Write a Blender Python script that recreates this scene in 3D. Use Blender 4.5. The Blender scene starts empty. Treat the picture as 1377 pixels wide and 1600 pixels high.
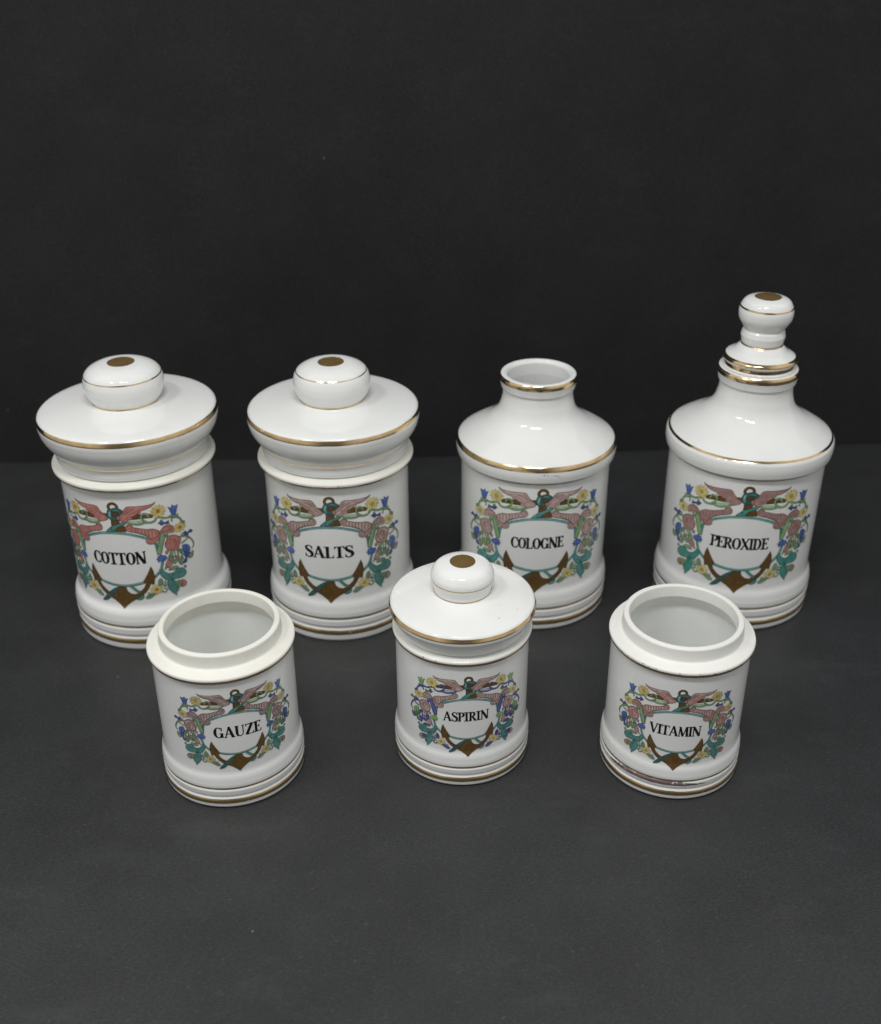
import bpy, bmesh, math, random
from mathutils import Vector, Matrix
from mathutils.geometry import tessellate_polygon
random.seed(7)
MM = 0.001
SC = bpy.context.scene
COL = SC.collection

# ------------------------------------------------------------------ camera, world, lamps
cam_d = bpy.data.cameras.new('camera')
cam = bpy.data.objects.new('camera', cam_d)
COL.objects.link(cam)
cam_d.sensor_fit = 'HORIZONTAL'
cam_d.sensor_width = 36.0
cam_d.lens = 1753.6 / 1377.0 * 36.0
cam_d.shift_x = -0.0039
cam_d.shift_y = -0.0007
cam_d.clip_start = 0.01
cam_d.clip_end = 50
cam.matrix_world = (Matrix.Translation((0, 0, 0.43617)) @
                    Matrix.Rotation(math.pi / 2 - 0.506, 4, 'X') @ Matrix.Rotation(-0.004, 4, 'Z'))
cam_d.dof.use_dof = True
cam_d.dof.focus_distance = 0.60
cam_d.dof.aperture_fstop = 10.0
SC.camera = cam

world = bpy.data.worlds.new('World')
SC.world = world
world.use_nodes = True
wn = world.node_tree.nodes; wl = world.node_tree.links
bg = wn['Background']
# the room around the table: a little paler overhead than towards the floor
tc = wn.new('ShaderNodeTexCoord'); sx = wn.new('ShaderNodeSeparateXYZ')
mr = wn.new('ShaderNodeMapRange'); ramp = wn.new('ShaderNodeMix'); ramp.data_type = 'RGBA'
wl.new(tc.outputs['Generated'], sx.inputs[0]); wl.new(sx.outputs['Z'], mr.inputs['Value'])
mr.inputs['From Min'].default_value = -0.3; mr.inputs['From Max'].default_value = 0.9
mr.interpolation_type = 'SMOOTHSTEP'
wl.new(mr.outputs[0], ramp.inputs['Factor'])
ramp.inputs['A'].default_value = (0.61, 0.575, 0.545, 1)
ramp.inputs['B'].default_value = (0.97, 1.0, 0.995, 1)
# pale walls to the left and right, the unlit part of the room behind the photographer
ab = wn.new('ShaderNodeMath'); ab.operation = 'ABSOLUTE'; wl.new(sx.outputs['X'], ab.inputs[0])
mr2 = wn.new('ShaderNodeMapRange'); wl.new(ab.outputs[0], mr2.inputs['Value']); mr2.interpolation_type = 'SMOOTHSTEP'
mr2.inputs['From Min'].default_value = 0.12; mr2.inputs['From Max'].default_value = 0.6
mr2.inputs['To Min'].default_value = 0.42; mr2.inputs['To Max'].default_value = 1.6
mulc = wn.new('ShaderNodeVectorMath'); mulc.operation = 'SCALE'
wl.new(ramp.outputs['Result'], mulc.inputs[0]); wl.new(mr2.outputs[0], mulc.inputs['Scale'])
wl.new(mulc.outputs['Vector'], bg.inputs['Color'])
bg.inputs['Strength'].default_value = 0.495

def tube_lamp(name, loc, length, width, watts, rz=0.0, color=(1, 1, 1)):
    """a ceiling tube light shining straight down"""
    d = bpy.data.lights.new(name, 'AREA'); d.shape = 'RECTANGLE'; d.size = length; d.size_y = width
    d.energy = watts; d.color = color
    o = bpy.data.objects.new(name, d); COL.objects.link(o)
    o.location = loc; o.rotation_euler = (0, 0, math.radians(rz))
    return o
tube_lamp('ceiling_lamp', (0.0, 0.10, 1.12), 0.36, 0.095, 6.1, 0, (1.0, 0.99, 0.97))
tube_lamp('side_ceiling_lamp', (-0.55, 0.12, 1.12), 0.24, 0.08, 3.2, -42, (1.0, 0.99, 0.97))

SC.view_settings.view_transform = 'Standard'
SC.view_settings.look = 'None'
SC.view_settings.exposure = 0.0
SC.view_settings.gamma = 1.0
SC.render.engine = 'CYCLES'
SC.cycles.max_bounces = 10
SC.cycles.diffuse_bounces = 8
SC.cycles.glossy_bounces = 5
SC.cycles.caustics_reflective = True

# ------------------------------------------------------------------ materials
def newmat(name):
    m = bpy.data.materials.new(name); m.use_nodes = True
    return m, m.node_tree.nodes, m.node_tree.links, m.node_tree.nodes['Principled BSDF']

def noise(n, l, scale, detail=3, rough=0.5, vec=None):
    t = n.new('ShaderNodeTexNoise'); t.inputs['Scale'].default_value = scale
    t.inputs['Detail'].default_value = detail; t.inputs['Roughness'].default_value = rough
    if vec: l.new(vec, t.inputs['Vector'])
    return t

def objco(n):
    return n.new('ShaderNodeTexCoord').outputs['Object']

def maprange(n, l, src, a, b, c, d):
    t = n.new('ShaderNodeMapRange')
    t.inputs['From Min'].default_value = a; t.inputs['From Max'].default_value = b
    t.inputs['To Min'].default_value = c; t.inputs['To Max'].default_value = d
    l.new(src, t.inputs['Value']); return t.outputs[0]

def mixcol(n, l, fac, a, b):
    t = n.new('ShaderNodeMix'); t.data_type = 'RGBA'
    l.new(fac, t.inputs['Factor'])
    for k, v in (('A', a), ('B', b)):
        if hasattr(v, 'is_linked') or hasattr(v, 'links'): l.new(v, t.inputs[k])
        else: t.inputs[k].default_value = (*v, 1)
    return t.outputs['Result']

def porcelain(name, col, rough, bump=0.02, spec=0.5, speck=True, grime=None):
    m, n, l, b = newmat(name)
    co = objco(n)
    n1 = noise(n, l, 35, 4, 0.55, co)
    dark = tuple(c * 0.955 for c in col)
    c = mixcol(n, l, maprange(n, l, n1.outputs['Fac'], 0.35, 0.65, 0, 1), col, dark)
    if grime:
        n3 = noise(n, l, 90, 5, 0.65, co)
        c = mixcol(n, l, maprange(n, l, n3.outputs['Fac'], 0.52, 0.75, 0, 0.55), c, grime)
    if speck:
        v = n.new('ShaderNodeTexVoronoi'); v.inputs['Scale'].default_value = 75
        l.new(co, v.inputs['Vector'])
        n4 = noise(n, l, 21, 1, 0.5, co)
        f1 = maprange(n, l, v.outputs['Distance'], 0.025, 0.05, 1, 0)
        f2 = maprange(n, l, n4.outputs['Fac'], 0.66, 0.68, 0, 1)
        mu = n.new('ShaderNodeMath'); mu.operation = 'MULTIPLY'
        l.new(f1, mu.inputs[0]); l.new(f2, mu.inputs[1])
        c = mixcol(n, l, mu.outputs[0], c, (0.12, 0.09, 0.06))
    l.new(c, b.inputs['Base Color'])
    n2 = noise(n, l, 26, 2, 0.4, co)
    r = maprange(n, l, n1.outputs['Fac'], 0.3, 0.7, rough * 0.8, rough * 1.25)
    l.new(r, b.inputs['Roughness'])
    b.inputs['Specular IOR Level'].default_value = spec
    bp = n.new('ShaderNodeBump'); bp.inputs['Strength'].default_value = 1.0
    bp.inputs['Distance'].default_value = bump * MM
    l.new(n2.outputs['Fac'], bp.inputs['Height']); l.new(bp.outputs[0], b.inputs['Normal'])
    return m

GLAZE = porcelain('white glaze', (0.855, 0.863, 0.848), 0.045, bump=0.35)
BISQUE = porcelain('cream bisque', (0.85, 0.84, 0.775), 0.55, bump=0.15, spec=0.35, grime=(0.76, 0.73, 0.65))
BISQUE_W = porcelain('pale bisque', (0.86, 0.855, 0.82), 0.5, bump=0.15, spec=0.35, grime=(0.77, 0.755, 0.70))
GLAZE_C = porcelain('creamy glaze', (0.83, 0.825, 0.78), 0.16, bump=0.35)

def gold(name, col, rough, worn=0.0, metal=1.0):
    m, n, l, b = newmat(name)
    co = objco(n)
    n1 = noise(n, l, 140, 4, 0.6, co)
    c = mixcol(n, l, maprange(n, l, n1.outputs['Fac'], 0.35, 0.7, 0, 1), col, tuple(k * 0.78 for k in col))
    l.new(c, b.inputs['Base Color'])
    b.inputs['Metallic'].default_value = metal
    if worn > 0:
        n2 = noise(n, l, 260, 4, 0.7, co)
        f = maprange(n, l, n2.outputs['Fac'], 0.72 - worn * 0.2, 0.76 - worn * 0.2, 0, 1)
        c2 = mixcol(n, l, f, c, (0.74, 0.72, 0.68))
        l.new(c2, b.inputs['Base Color'])
        l.new(maprange(n, l, f, 0, 1, metal, 0), b.inputs['Metallic'])
    l.new(maprange(n, l, n1.outputs['Fac'], 0.3, 0.7, rough * 0.8, rough * 1.3), b.inputs['Roughness'])
    return m
GOLD = gold('bright gilding', (0.80, 0.585, 0.32), 0.13, 0.12)
GOLD_D = gold('dull gilding', (0.52, 0.37, 0.19), 0.28, 0.22, 0.9)
GOLD_DOT = gold('brown gilding', (0.30, 0.195, 0.075), 0.22, 0.1, 0.45)
LUSTRE = gold('tarnished lustre', (0.27, 0.19, 0.20), 0.35, 0.75, 0.35)
CHIP = gold('chipped brown', (0.16, 0.09, 0.06), 0.7, 0.0, 0.0)

def printmat(name, col, var=0.22):
    m, n, l, b = newmat(name)
    co = objco(n)
    n1 = noise(n, l, 420, 3, 0.6, co)
    a = tuple(min(1, c * (1 + var * 0.5)) for c in col); d = tuple(c * (1 - var) for c in col)
    l.new(mixcol(n, l, maprange(n, l, n1.outputs['Fac'], 0.35, 0.65, 0, 1), a, d), b.inputs['Base Color'])
    b.inputs['Roughness'].default_value = 0.12
    if 'brown' in name: b.inputs['Metallic'].default_value = 0.35     # the anchor is printed in bronze ink
    return m

INK = dict(brown=(.20, .115, .038), brown_d=(.07, .038, .018), pink=(.435, .305, .27), pink_d=(.13, .07, .062),
           pink_l=(.66, .52, .49), wine=(.28, .07, .07), green=(.22, .34, .19), green_d=(.06, .11, .06),
           green_l=(.36, .50, .28), green_p=(.48, .62, .46), teal=(.10, .27, .25), teal_d=(.03, .10, .105),
           teal_l=(.30, .50, .50), teal_dk=(.055, .13, .125), blue=(.10, .17, .47), blue_m=(.085, .11, .32),
           blue_d=(.025, .035, .14), yellow=(.74, .66, .28), yellow_d=(.27, .20, .06), centre=(.50, .32, .10),
           black=(.010, .010, .012))
VAR = {
    'plain': {},
    'light': dict(pink=(.52, .36, .34), teal=(.12, .35, .34), green=(.24, .42, .19)),
    'rosy': dict(pink=(.50, .215, .185), pink_d=(.21, .07, .055), pink_l=(.60, .30, .26), wine=(.35, .05, .04),
                 yellow=(.72, .60, .22), centre=(.45, .17, .05)),
    'mauve': dict(pink=(.40, .245, .22), pink_d=(.22, .105, .10), pink_l=(.46, .27, .26), teal=(.08, .32, .27),
                  green=(.25, .42, .20)),
    'grey': dict(pink=(.36, .265, .26), pink_d=(.13, .075, .08), green_d=(.06, .09, .06), yellow=(.58, .52, .26)),
    'rosy_soft': dict(pink=(.46, .26, .235), pink_d=(.17, .085, .08), yellow=(.66, .56, .22)),
    'swapped': dict(green=(.11, .125, .33), green_d=(.045, .05, .16), green_l=(.17, .19, .48), green_p=(.50, .52, .60),
                    blue=(.27, .50, .15), blue_m=(.12, .25, .12), blue_d=(.06, .13, .06), pink=(.45, .32, .29)),
}
_mats = {}
def ink(key, variant):
    col = VAR[variant].get(key, INK[key])
    k = (key, col)
    if k not in _mats:
        _mats[k] = printmat('print ' + key.replace('_', ' '), col)
    return _mats[k]

# ------------------------------------------------------------------ object helpers
def link(name, me, parent=None, mats=()):
    o = bpy.data.objects.new(name, me); COL.objects.link(o)
    for m in mats: me.materials.append(m)
    if parent: o.parent = parent
    return o

# profile: control points (r, h, fillet, part) -> smooth list of (r, h, nr, nh, part)
def profile(cps):
    out = []
    n = len(cps)
    part = cps[0][3] if len(cps[0]) > 3 else 'body'
    P = [Vector((c[0], c[1])) for c in cps]
    def nrm(d): return (d.y, -d.x)
    def put(p, d, pt):
        nr, nh = nrm(d); out.append((p.x, p.y, nr, nh, pt))
    for i in range(n):
        c = cps[i]
        newpart = c[3] if len(c) > 3 else part
        if i == 0:
            put(P[0], (P[1] - P[0]).normalized(), newpart); part = newpart; continue
        if i == n - 1:
            put(P[i], (P[i] - P[i - 1]).normalized(), part); continue
        d0 = (P[i] - P[i - 1]); d1 = (P[i + 1] - P[i]); l0, l1 = d0.length, d1.length
        d0 = d0 / l0; d1 = d1 / l1
        f = c[2] if len(c) > 2 else 0.0
        ang = d0.angle(d1)
        if f <= 0 or ang < 0.02:
            put(P[i], (d0 + d1).normalized(), newpart if newpart != part else part)
            part = newpart; continue
        t = min(f * math.tan(ang / 2), l0 * 0.48, l1 * 0.48)
        a = P[i] - d0 * t; b = P[i] + d1 * t
        steps = max(3, min(9, int(ang / 0.16)))
        for k in range(steps + 1):
            u = k / steps
            q = a * (1 - u) ** 2 + P[i] * 2 * u * (1 - u) + b * u * u
            d = (d0 * (1 - u) + d1 * u).normalized()
            put(q, d, part if k < steps else newpart)
        part = newpart
    return out

def lathe_mesh(strips, seg, s, wob=0.0, name='lathe', arc=None):
    verts, faces, norms = [], [], []
    a0, a1 = arc if arc else (0, 2 * math.pi)
    closed = arc is None
    cols = seg if closed else seg + 1
    for st in strips:
        base = len(verts)
        for (r, h, nr, nh) in st:
            r = max(r, 0.02)
            for j in range(cols):
                t = a0 + (a1 - a0) * j / seg
                # thrown and cast by hand: a hair out of round
                k = 1 + wob * (math.sin(2 * t + 0.7) + 0.5 * math.sin(3 * t + h * 0.02))
                verts.append((r * k * s * math.cos(t) * MM, r * k * s * math.sin(t) * MM, h * s * MM))
                norms.append((nr * math.cos(t), nr * math.sin(t), nh))
        for i in range(len(st) - 1):
            for j in range(seg):
                j2 = (j + 1) % cols
                a = base + i * cols
                faces.append((a + j, a + j2, a + cols + j2, a + cols + j))
    me = bpy.data.meshes.new(name)
    me.from_pydata(verts, [], faces)
    for p in me.polygons: p.use_smooth = True
    me.normals_split_custom_set_from_vertices([Vector(v).normalized() for v in norms])
    return me

WOB = 0.0012
def strips_of(prof, part):
    st, cur = [], []
    for i in range(len(prof) - 1):
        if prof[i][4] == part:
            if not cur: cur = [prof[i][:4]]
            cur.append(prof[i + 1][:4])
        elif cur: st.append(cur); cur = []
    if cur: st.append(cur)
    return st

def arclen(prof):
    L = [0.0]
    for i in range(1, len(prof)):
        L.append(L[-1] + math.hypot(prof[i][0] - prof[i - 1][0], prof[i][1] - prof[i - 1][1]))
    return L

def locate(prof, L, r, h):
    best = None
    for i in range(len(prof) - 1):
        ax, ay = prof[i][0], prof[i][1]; bx, by = prof[i + 1][0], prof[i + 1][1]
        dx, dy = bx - ax, by - ay; q = dx * dx + dy * dy
        u = 0 if q < 1e-12 else max(0, min(1, ((r - ax) * dx + (h - ay) * dy) / q))
        d = math.hypot(ax + u * dx - r, ay + u * dy - h)
        if best is None or d < best[0]: best = (d, L[i] + u * (L[i + 1] - L[i]))
    return best[1]

def at(prof, L, s):
    s = max(0, min(L[-1], s))
    for i in range(len(prof) - 1):
        if s <= L[i + 1] or i == len(prof) - 2:
            u = 0 if L[i + 1] == L[i] else (s - L[i]) / (L[i + 1] - L[i])
            p, q = prof[i], prof[i + 1]
            v = [p[k] + (q[k] - p[k]) * u for k in range(4)]
            m = math.hypot(v[2], v[3]) or 1
            return (v[0], v[1], v[2] / m, v[3] / m)

def band(name, parent, prof, p0, p1, mat, s, jit=0.08, gaps=(), off=0.07, seed=0, arc=(-180, 180), label=None, taper=0):
    """painted line following the profile between two points; theta 0 faces the camera side (-Y)"""
    L = arclen(prof); a = locate(prof, L, *p0); b = locate(prof, L, *p1)
    if b < a: a, b = b, a
    seg = 200; K = 4
    rnd = random.Random(seed * 13 + int(a * 7))
    ph = [(rnd.uniform(0, 6.3), rnd.randint(2, 5), rnd.uniform(.4, 1)) for _ in range(3)] + \
         [(rnd.uniform(0, 6.3), rnd.randint(9, 40), rnd.uniform(.2, .5)) for _ in range(4)]
    def jn(t, o): return sum(w * math.sin(f * t + p + o) for p, f, w in ph) * 0.4
    verts, faces, norms, ok = [], [], [], []
    for j in range(seg + 1):
        t = -math.pi + 2 * math.pi * j / seg
        deg = math.degrees(t)
        ja, jb = jit * jn(t, 0), jit * jn(t, 2.1)
        if taper:
            w = max(0.0, min(1.0, (deg - arc[0]) / taper, (arc[1] - deg) / taper)); 
        else: w = 1.0
        for k in range(K + 1):
            aa, bb = a - ja, a - ja + (b - a + ja + jb) * w
            q = at(prof, L, aa + (bb - aa) * k / K)
            T = t - math.pi / 2
            kk = 1 + WOB * (math.sin(2 * T + 0.7) + 0.5 * math.sin(3 * T + q[1] * 0.02))
            r = q[0] * kk + off * q[2]; h = q[1] + off * q[3]
            verts.append((r * math.cos(T) * s * MM, r * math.sin(T) * s * MM, h * s * MM))
            norms.append((q[2] * math.cos(T), q[2] * math.sin(T), q[3]))
        ok.append(arc[0] <= deg <= arc[1] and not any(g0 <= deg <= g1 for g0, g1 in gaps))
    for j in range(seg):
        if ok[j] and ok[j + 1]:
            for k in range(K):
                a_ = j * (K + 1) + k; b_ = a_ + K + 1
                faces.append((a_, b_, b_ + 1, a_ + 1))
    me = bpy.data.meshes.new(name); me.from_pydata(verts, [], faces)
    for p in me.polygons: p.use_smooth = True
    me.normals_split_custom_set_from_vertices([Vector(v).normalized() for v in norms])
    o = link(name, me, parent, [mat])
    if label: o['label'] = label
    return o

def chips(parent, prof, spots, s, mat=CHIP):
    """spots: (theta deg, r, h, width mm, height mm)"""
    L = arclen(prof); verts, faces = [], []
    for i, (th, r, h, w, hh) in enumerate(spots):
        rnd = random.Random(i * 31 + int(th * 10))
        s0 = locate(prof, L, r, h); base = len(verts); m = 9
        for k in range(m):
            a = 2 * math.pi * k / m; q = rnd.uniform(0.55, 1.1)
            pr = at(prof, L, s0 + math.sin(a) * hh / 2 * q)
            T = math.radians(th - 90) + math.cos(a) * w / 2 * q / max(pr[0], 1)
            R = pr[0] + 0.12 * pr[2]; H = pr[1] + 0.12 * pr[3]
            verts.append((R * math.cos(T) * s * MM, R * math.sin(T) * s * MM, H * s * MM))
        faces.append(tuple(range(base, base + m)))
    me = bpy.data.meshes.new('chip'); me.from_pydata(verts, [], faces)
    return link('chip', me, parent, [mat])

# ------------------------------------------------------------------ flat print, wrapped on to the jars
def catmull(pts, closed, step=0.5):
    n = len(pts); out = []
    rng = range(n) if closed else range(n - 1)
    for i in rng:
        g = (lambda k: pts[k % n]) if closed else (lambda k: pts[max(0, min(n - 1, k))])
        p0, p1, p2, p3 = g(i - 1), g(i), g(i + 1), g(i + 2)
        m = max(1, min(6, int(math.hypot(p2[0] - p1[0], p2[1] - p1[1]) / step)))
        for k in range(m):
            u = k / m; v = []
            for c in (0, 1):
                v.append(0.5 * (2 * p1[c] + (p2[c] - p0[c]) * u + (2 * p0[c] - 5 * p1[c] + 4 * p2[c] - p3[c]) * u * u +
                                (3 * p1[c] - p0[c] - 3 * p2[c] + p3[c]) * u ** 3))
            out.append(tuple(v))
    if not closed: out.append(tuple(pts[-1]))
    return out

class Flat:
    def __init__(self): self.v = []; self.f = []; self.m = []; self.keys = []; self.layer = 0
    def mi(self, k):
        if k not in self.keys: self.keys.append(k)
        return self.keys.index(k)
    def poly(self, pts, key):
        z = self.layer; base = len(self.v)
        A = sum(pts[i][0] * pts[(i + 1) % len(pts)][1] - pts[(i + 1) % len(pts)][0] * pts[i][1] for i in range(len(pts)))
        if A < 0: pts = pts[::-1]
        self.v += [(x, y, z) for x, y in pts]
        for t in tessellate_polygon([[Vector((x, y, 0)) for x, y in pts]]):
            a, b, c = t
            cr = (pts[b][0] - pts[a][0]) * (pts[c][1] - pts[a][1]) - (pts[c][0] - pts[a][0]) * (pts[b][1] - pts[a][1])
            if abs(cr) < 1e-9: continue
            if cr < 0: b, c = c, b
            self.f.append((base + a, base + b, base + c)); self.m.append(self.mi(key))
    def stroke(self, pts, w, key, closed=False, taper=0.0):
        n = len(pts); ww = w if isinstance(w, (list, tuple)) else [w] * n
        z = self.layer; base = len(self.v)
        for i in range(n):
            a = pts[(i - 1) % n] if closed or i > 0 else pts[i]
            b = pts[(i + 1) % n] if closed or i < n - 1 else pts[i]
            dx, dy = b[0] - a[0], b[1] - a[1]; q = math.hypot(dx, dy) or 1
            k = ww[i] / 2
            if taper and not closed: k *= min(1, 0.35 + 3 * min(i, n - 1 - i) / n)
            nx, ny = -dy / q * k, dx / q * k
            self.v += [(pts[i][0] + nx, pts[i][1] + ny, z), (pts[i][0] - nx, pts[i][1] - ny, z)]
        for i in range(n if closed else n - 1):
            j = (i + 1) % n
            a, b, c, d = base + 2 * i, base + 2 * i + 1, base + 2 * j + 1, base + 2 * j
            self.f.append((a, b, c, d)); self.m.append(self.mi(key))
    def cut(self, step):
        me = bpy.data.meshes.new('flat'); me.from_pydata(self.v, [], self.f)
        for p, k in zip(me.polygons, self.m): p.material_index = k
        bm = bmesh.new(); bm.from_mesh(me); bpy.data.meshes.remove(me)
        xs = [v.co.x for v in bm.verts]; x = math.ceil(min(xs) / step) * step
        while x < max(xs):
            bmesh.ops.bisect_plane(bm, geom=bm.verts[:] + bm.edges[:] + bm.faces[:], plane_co=(x, 0, 0),
                                   plane_no=(1, 0, 0), dist=1e-5)
            x += step
        bm.verts.index_update()
        V = [tuple(v.co) for v in bm.verts]; F = [[v.index for v in f.verts] for f in bm.faces]
        M = [f.material_index for f in bm.faces]
        bm.free()
        return V, F, M, list(self.keys)

OUTL = 0.42
def draw_design(design):
    F = Flat()
    def one(kind, pts, fill, outl, w, sgn):
        P = [(x * sgn, y) for x, y in pts]
        if kind in 'FP':
            q = catmull(P, True, 0.7) if kind == 'F' else P
            F.poly(q, fill)
            F.layer += 1
            if outl: F.stroke(q, OUTL, outl, True)
            F.layer -= 1
        elif kind == 'S':
            q = catmull(P, False, 0.7)
            if outl:
                F.stroke(q, w + 0.45, outl); F.layer += 1; F.stroke(q, w, fill); F.layer -= 1
            else: F.stroke(q, w * 1.15, fill, taper=1)
        elif kind == 'R':
            cx, cy = P[0]; rx = abs(P[1][0] - cx) * 0.88; ry = abs(P[2][1] - cy) * 0.95
            ring = [(cx + rx * math.cos(a * math.pi / 14), cy + ry * math.sin(a * math.pi / 14)) for a in range(28)]
            F.stroke(ring, 1.95, outl, True); F.layer += 1; F.stroke(ring, 1.5, fill, True); F.layer -= 1
        elif kind == 'E':
            cx, cy = P[0]; rx = abs(P[1][0] - cx); ry = abs(P[2][1] - cy); n = int(w)
            rc = abs(P[3][0] - cx) * 0.72
            star = []
            for k in range(n * 4):
                a = 2 * math.pi * k / (n * 4); q = (0.62, 0.9, 1.0, 0.9)[k % 4]
                star.append((cx + rx * q * math.cos(a), cy + ry * q * math.sin(a)))
            F.poly(star, fill); F.layer += 1
            F.stroke(star, 0.28, outl, True)
            for k in range(n):
                a = 2 * math.pi * k / n
                F.stroke([(cx + rx * .35 * math.cos(a), cy + ry * .35 * math.sin(a)),
                          (cx + rx * .72 * math.cos(a), cy + ry * .72 * math.sin(a))], 0.17, outl)
            F.layer += 1
            c = [(cx + rc * math.cos(a * math.pi / 8), cy + rc * math.sin(a * math.pi / 8)) for a in range(16)]
            F.poly(c, 'centre'); F.layer += 1; F.stroke(c, 0.25, outl, True); F.layer -= 3
    for sh in design:
        kind, pts, fill, outl, mir, w = sh
        if mir == 2:
            pts = [(-x, y) for x, y in pts[::-1] if x > 0.15] + list(pts); mir = 0
        elif mir == 3:
            pts = list(pts) + [(-x, y) for x, y in pts[::-1] if x > 0.15]; mir = 0
        one(kind, pts, fill, outl, w, 1)
        if mir: one(kind, pts, fill, outl, w, -1)
        F.layer += 4 if kind == 'E' else 2
    return F.cut(2.6)

def wrap(name, parent, cutdata, matf, affine, rad, prof, s, base=0.06, dl=0.0010):
    """affine: flat (x, y) -> (arc mm, height mm) on a wall of radius rad"""
    V, F, M, keys = cutdata
    (a, b, tx), (c, d, ty) = affine
    verts, norms = [], []
    wall = [p for p in prof if p[4] in ('foot', 'body', 'rim')]
    top = max(range(len(wall)), key=lambda i: wall[i][1])
    wall = wall[:top + 1]
    def surf(z):
        z /= s
        for p, q in zip(wall[::-1][1:], wall[::-1]):
            if p[1] <= z <= q[1] and q[1] > p[1]:
                u = (z - p[1]) / (q[1] - p[1])
                v = [p[k] + (q[k] - p[k]) * u for k in range(4)]; m = math.hypot(v[2], v[3])
                return v[0] * s, v[2] / m, v[3] / m
        return rad, 1, 0
    for x, y, l in V:
        X = a * x + b * y + tx; Z = c * x + d * y + ty
        T = X / rad - math.pi / 2
        h0 = Z
        k = 1 + WOB * (math.sin(2 * T + 0.7) + 0.5 * math.sin(3 * T + h0 / s * 0.02))
        r0, nr, nh = surf(Z); off = base + l * dl
        R = r0 * k + off * nr; Z += off * nh
        verts.append((R * math.cos(T) * MM, R * math.sin(T) * MM, Z * MM)); norms.append((nr * math.cos(T), nr * math.sin(T), nh))
    me = bpy.data.meshes.new(name); me.from_pydata(verts, [], F)
    for p, k in zip(me.polygons, M): p.material_index = k; p.use_smooth = True
    me.normals_split_custom_set_from_vertices([Vector(v) for v in norms])
    return link(name, me, parent, [matf(k) for k in keys])

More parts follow.
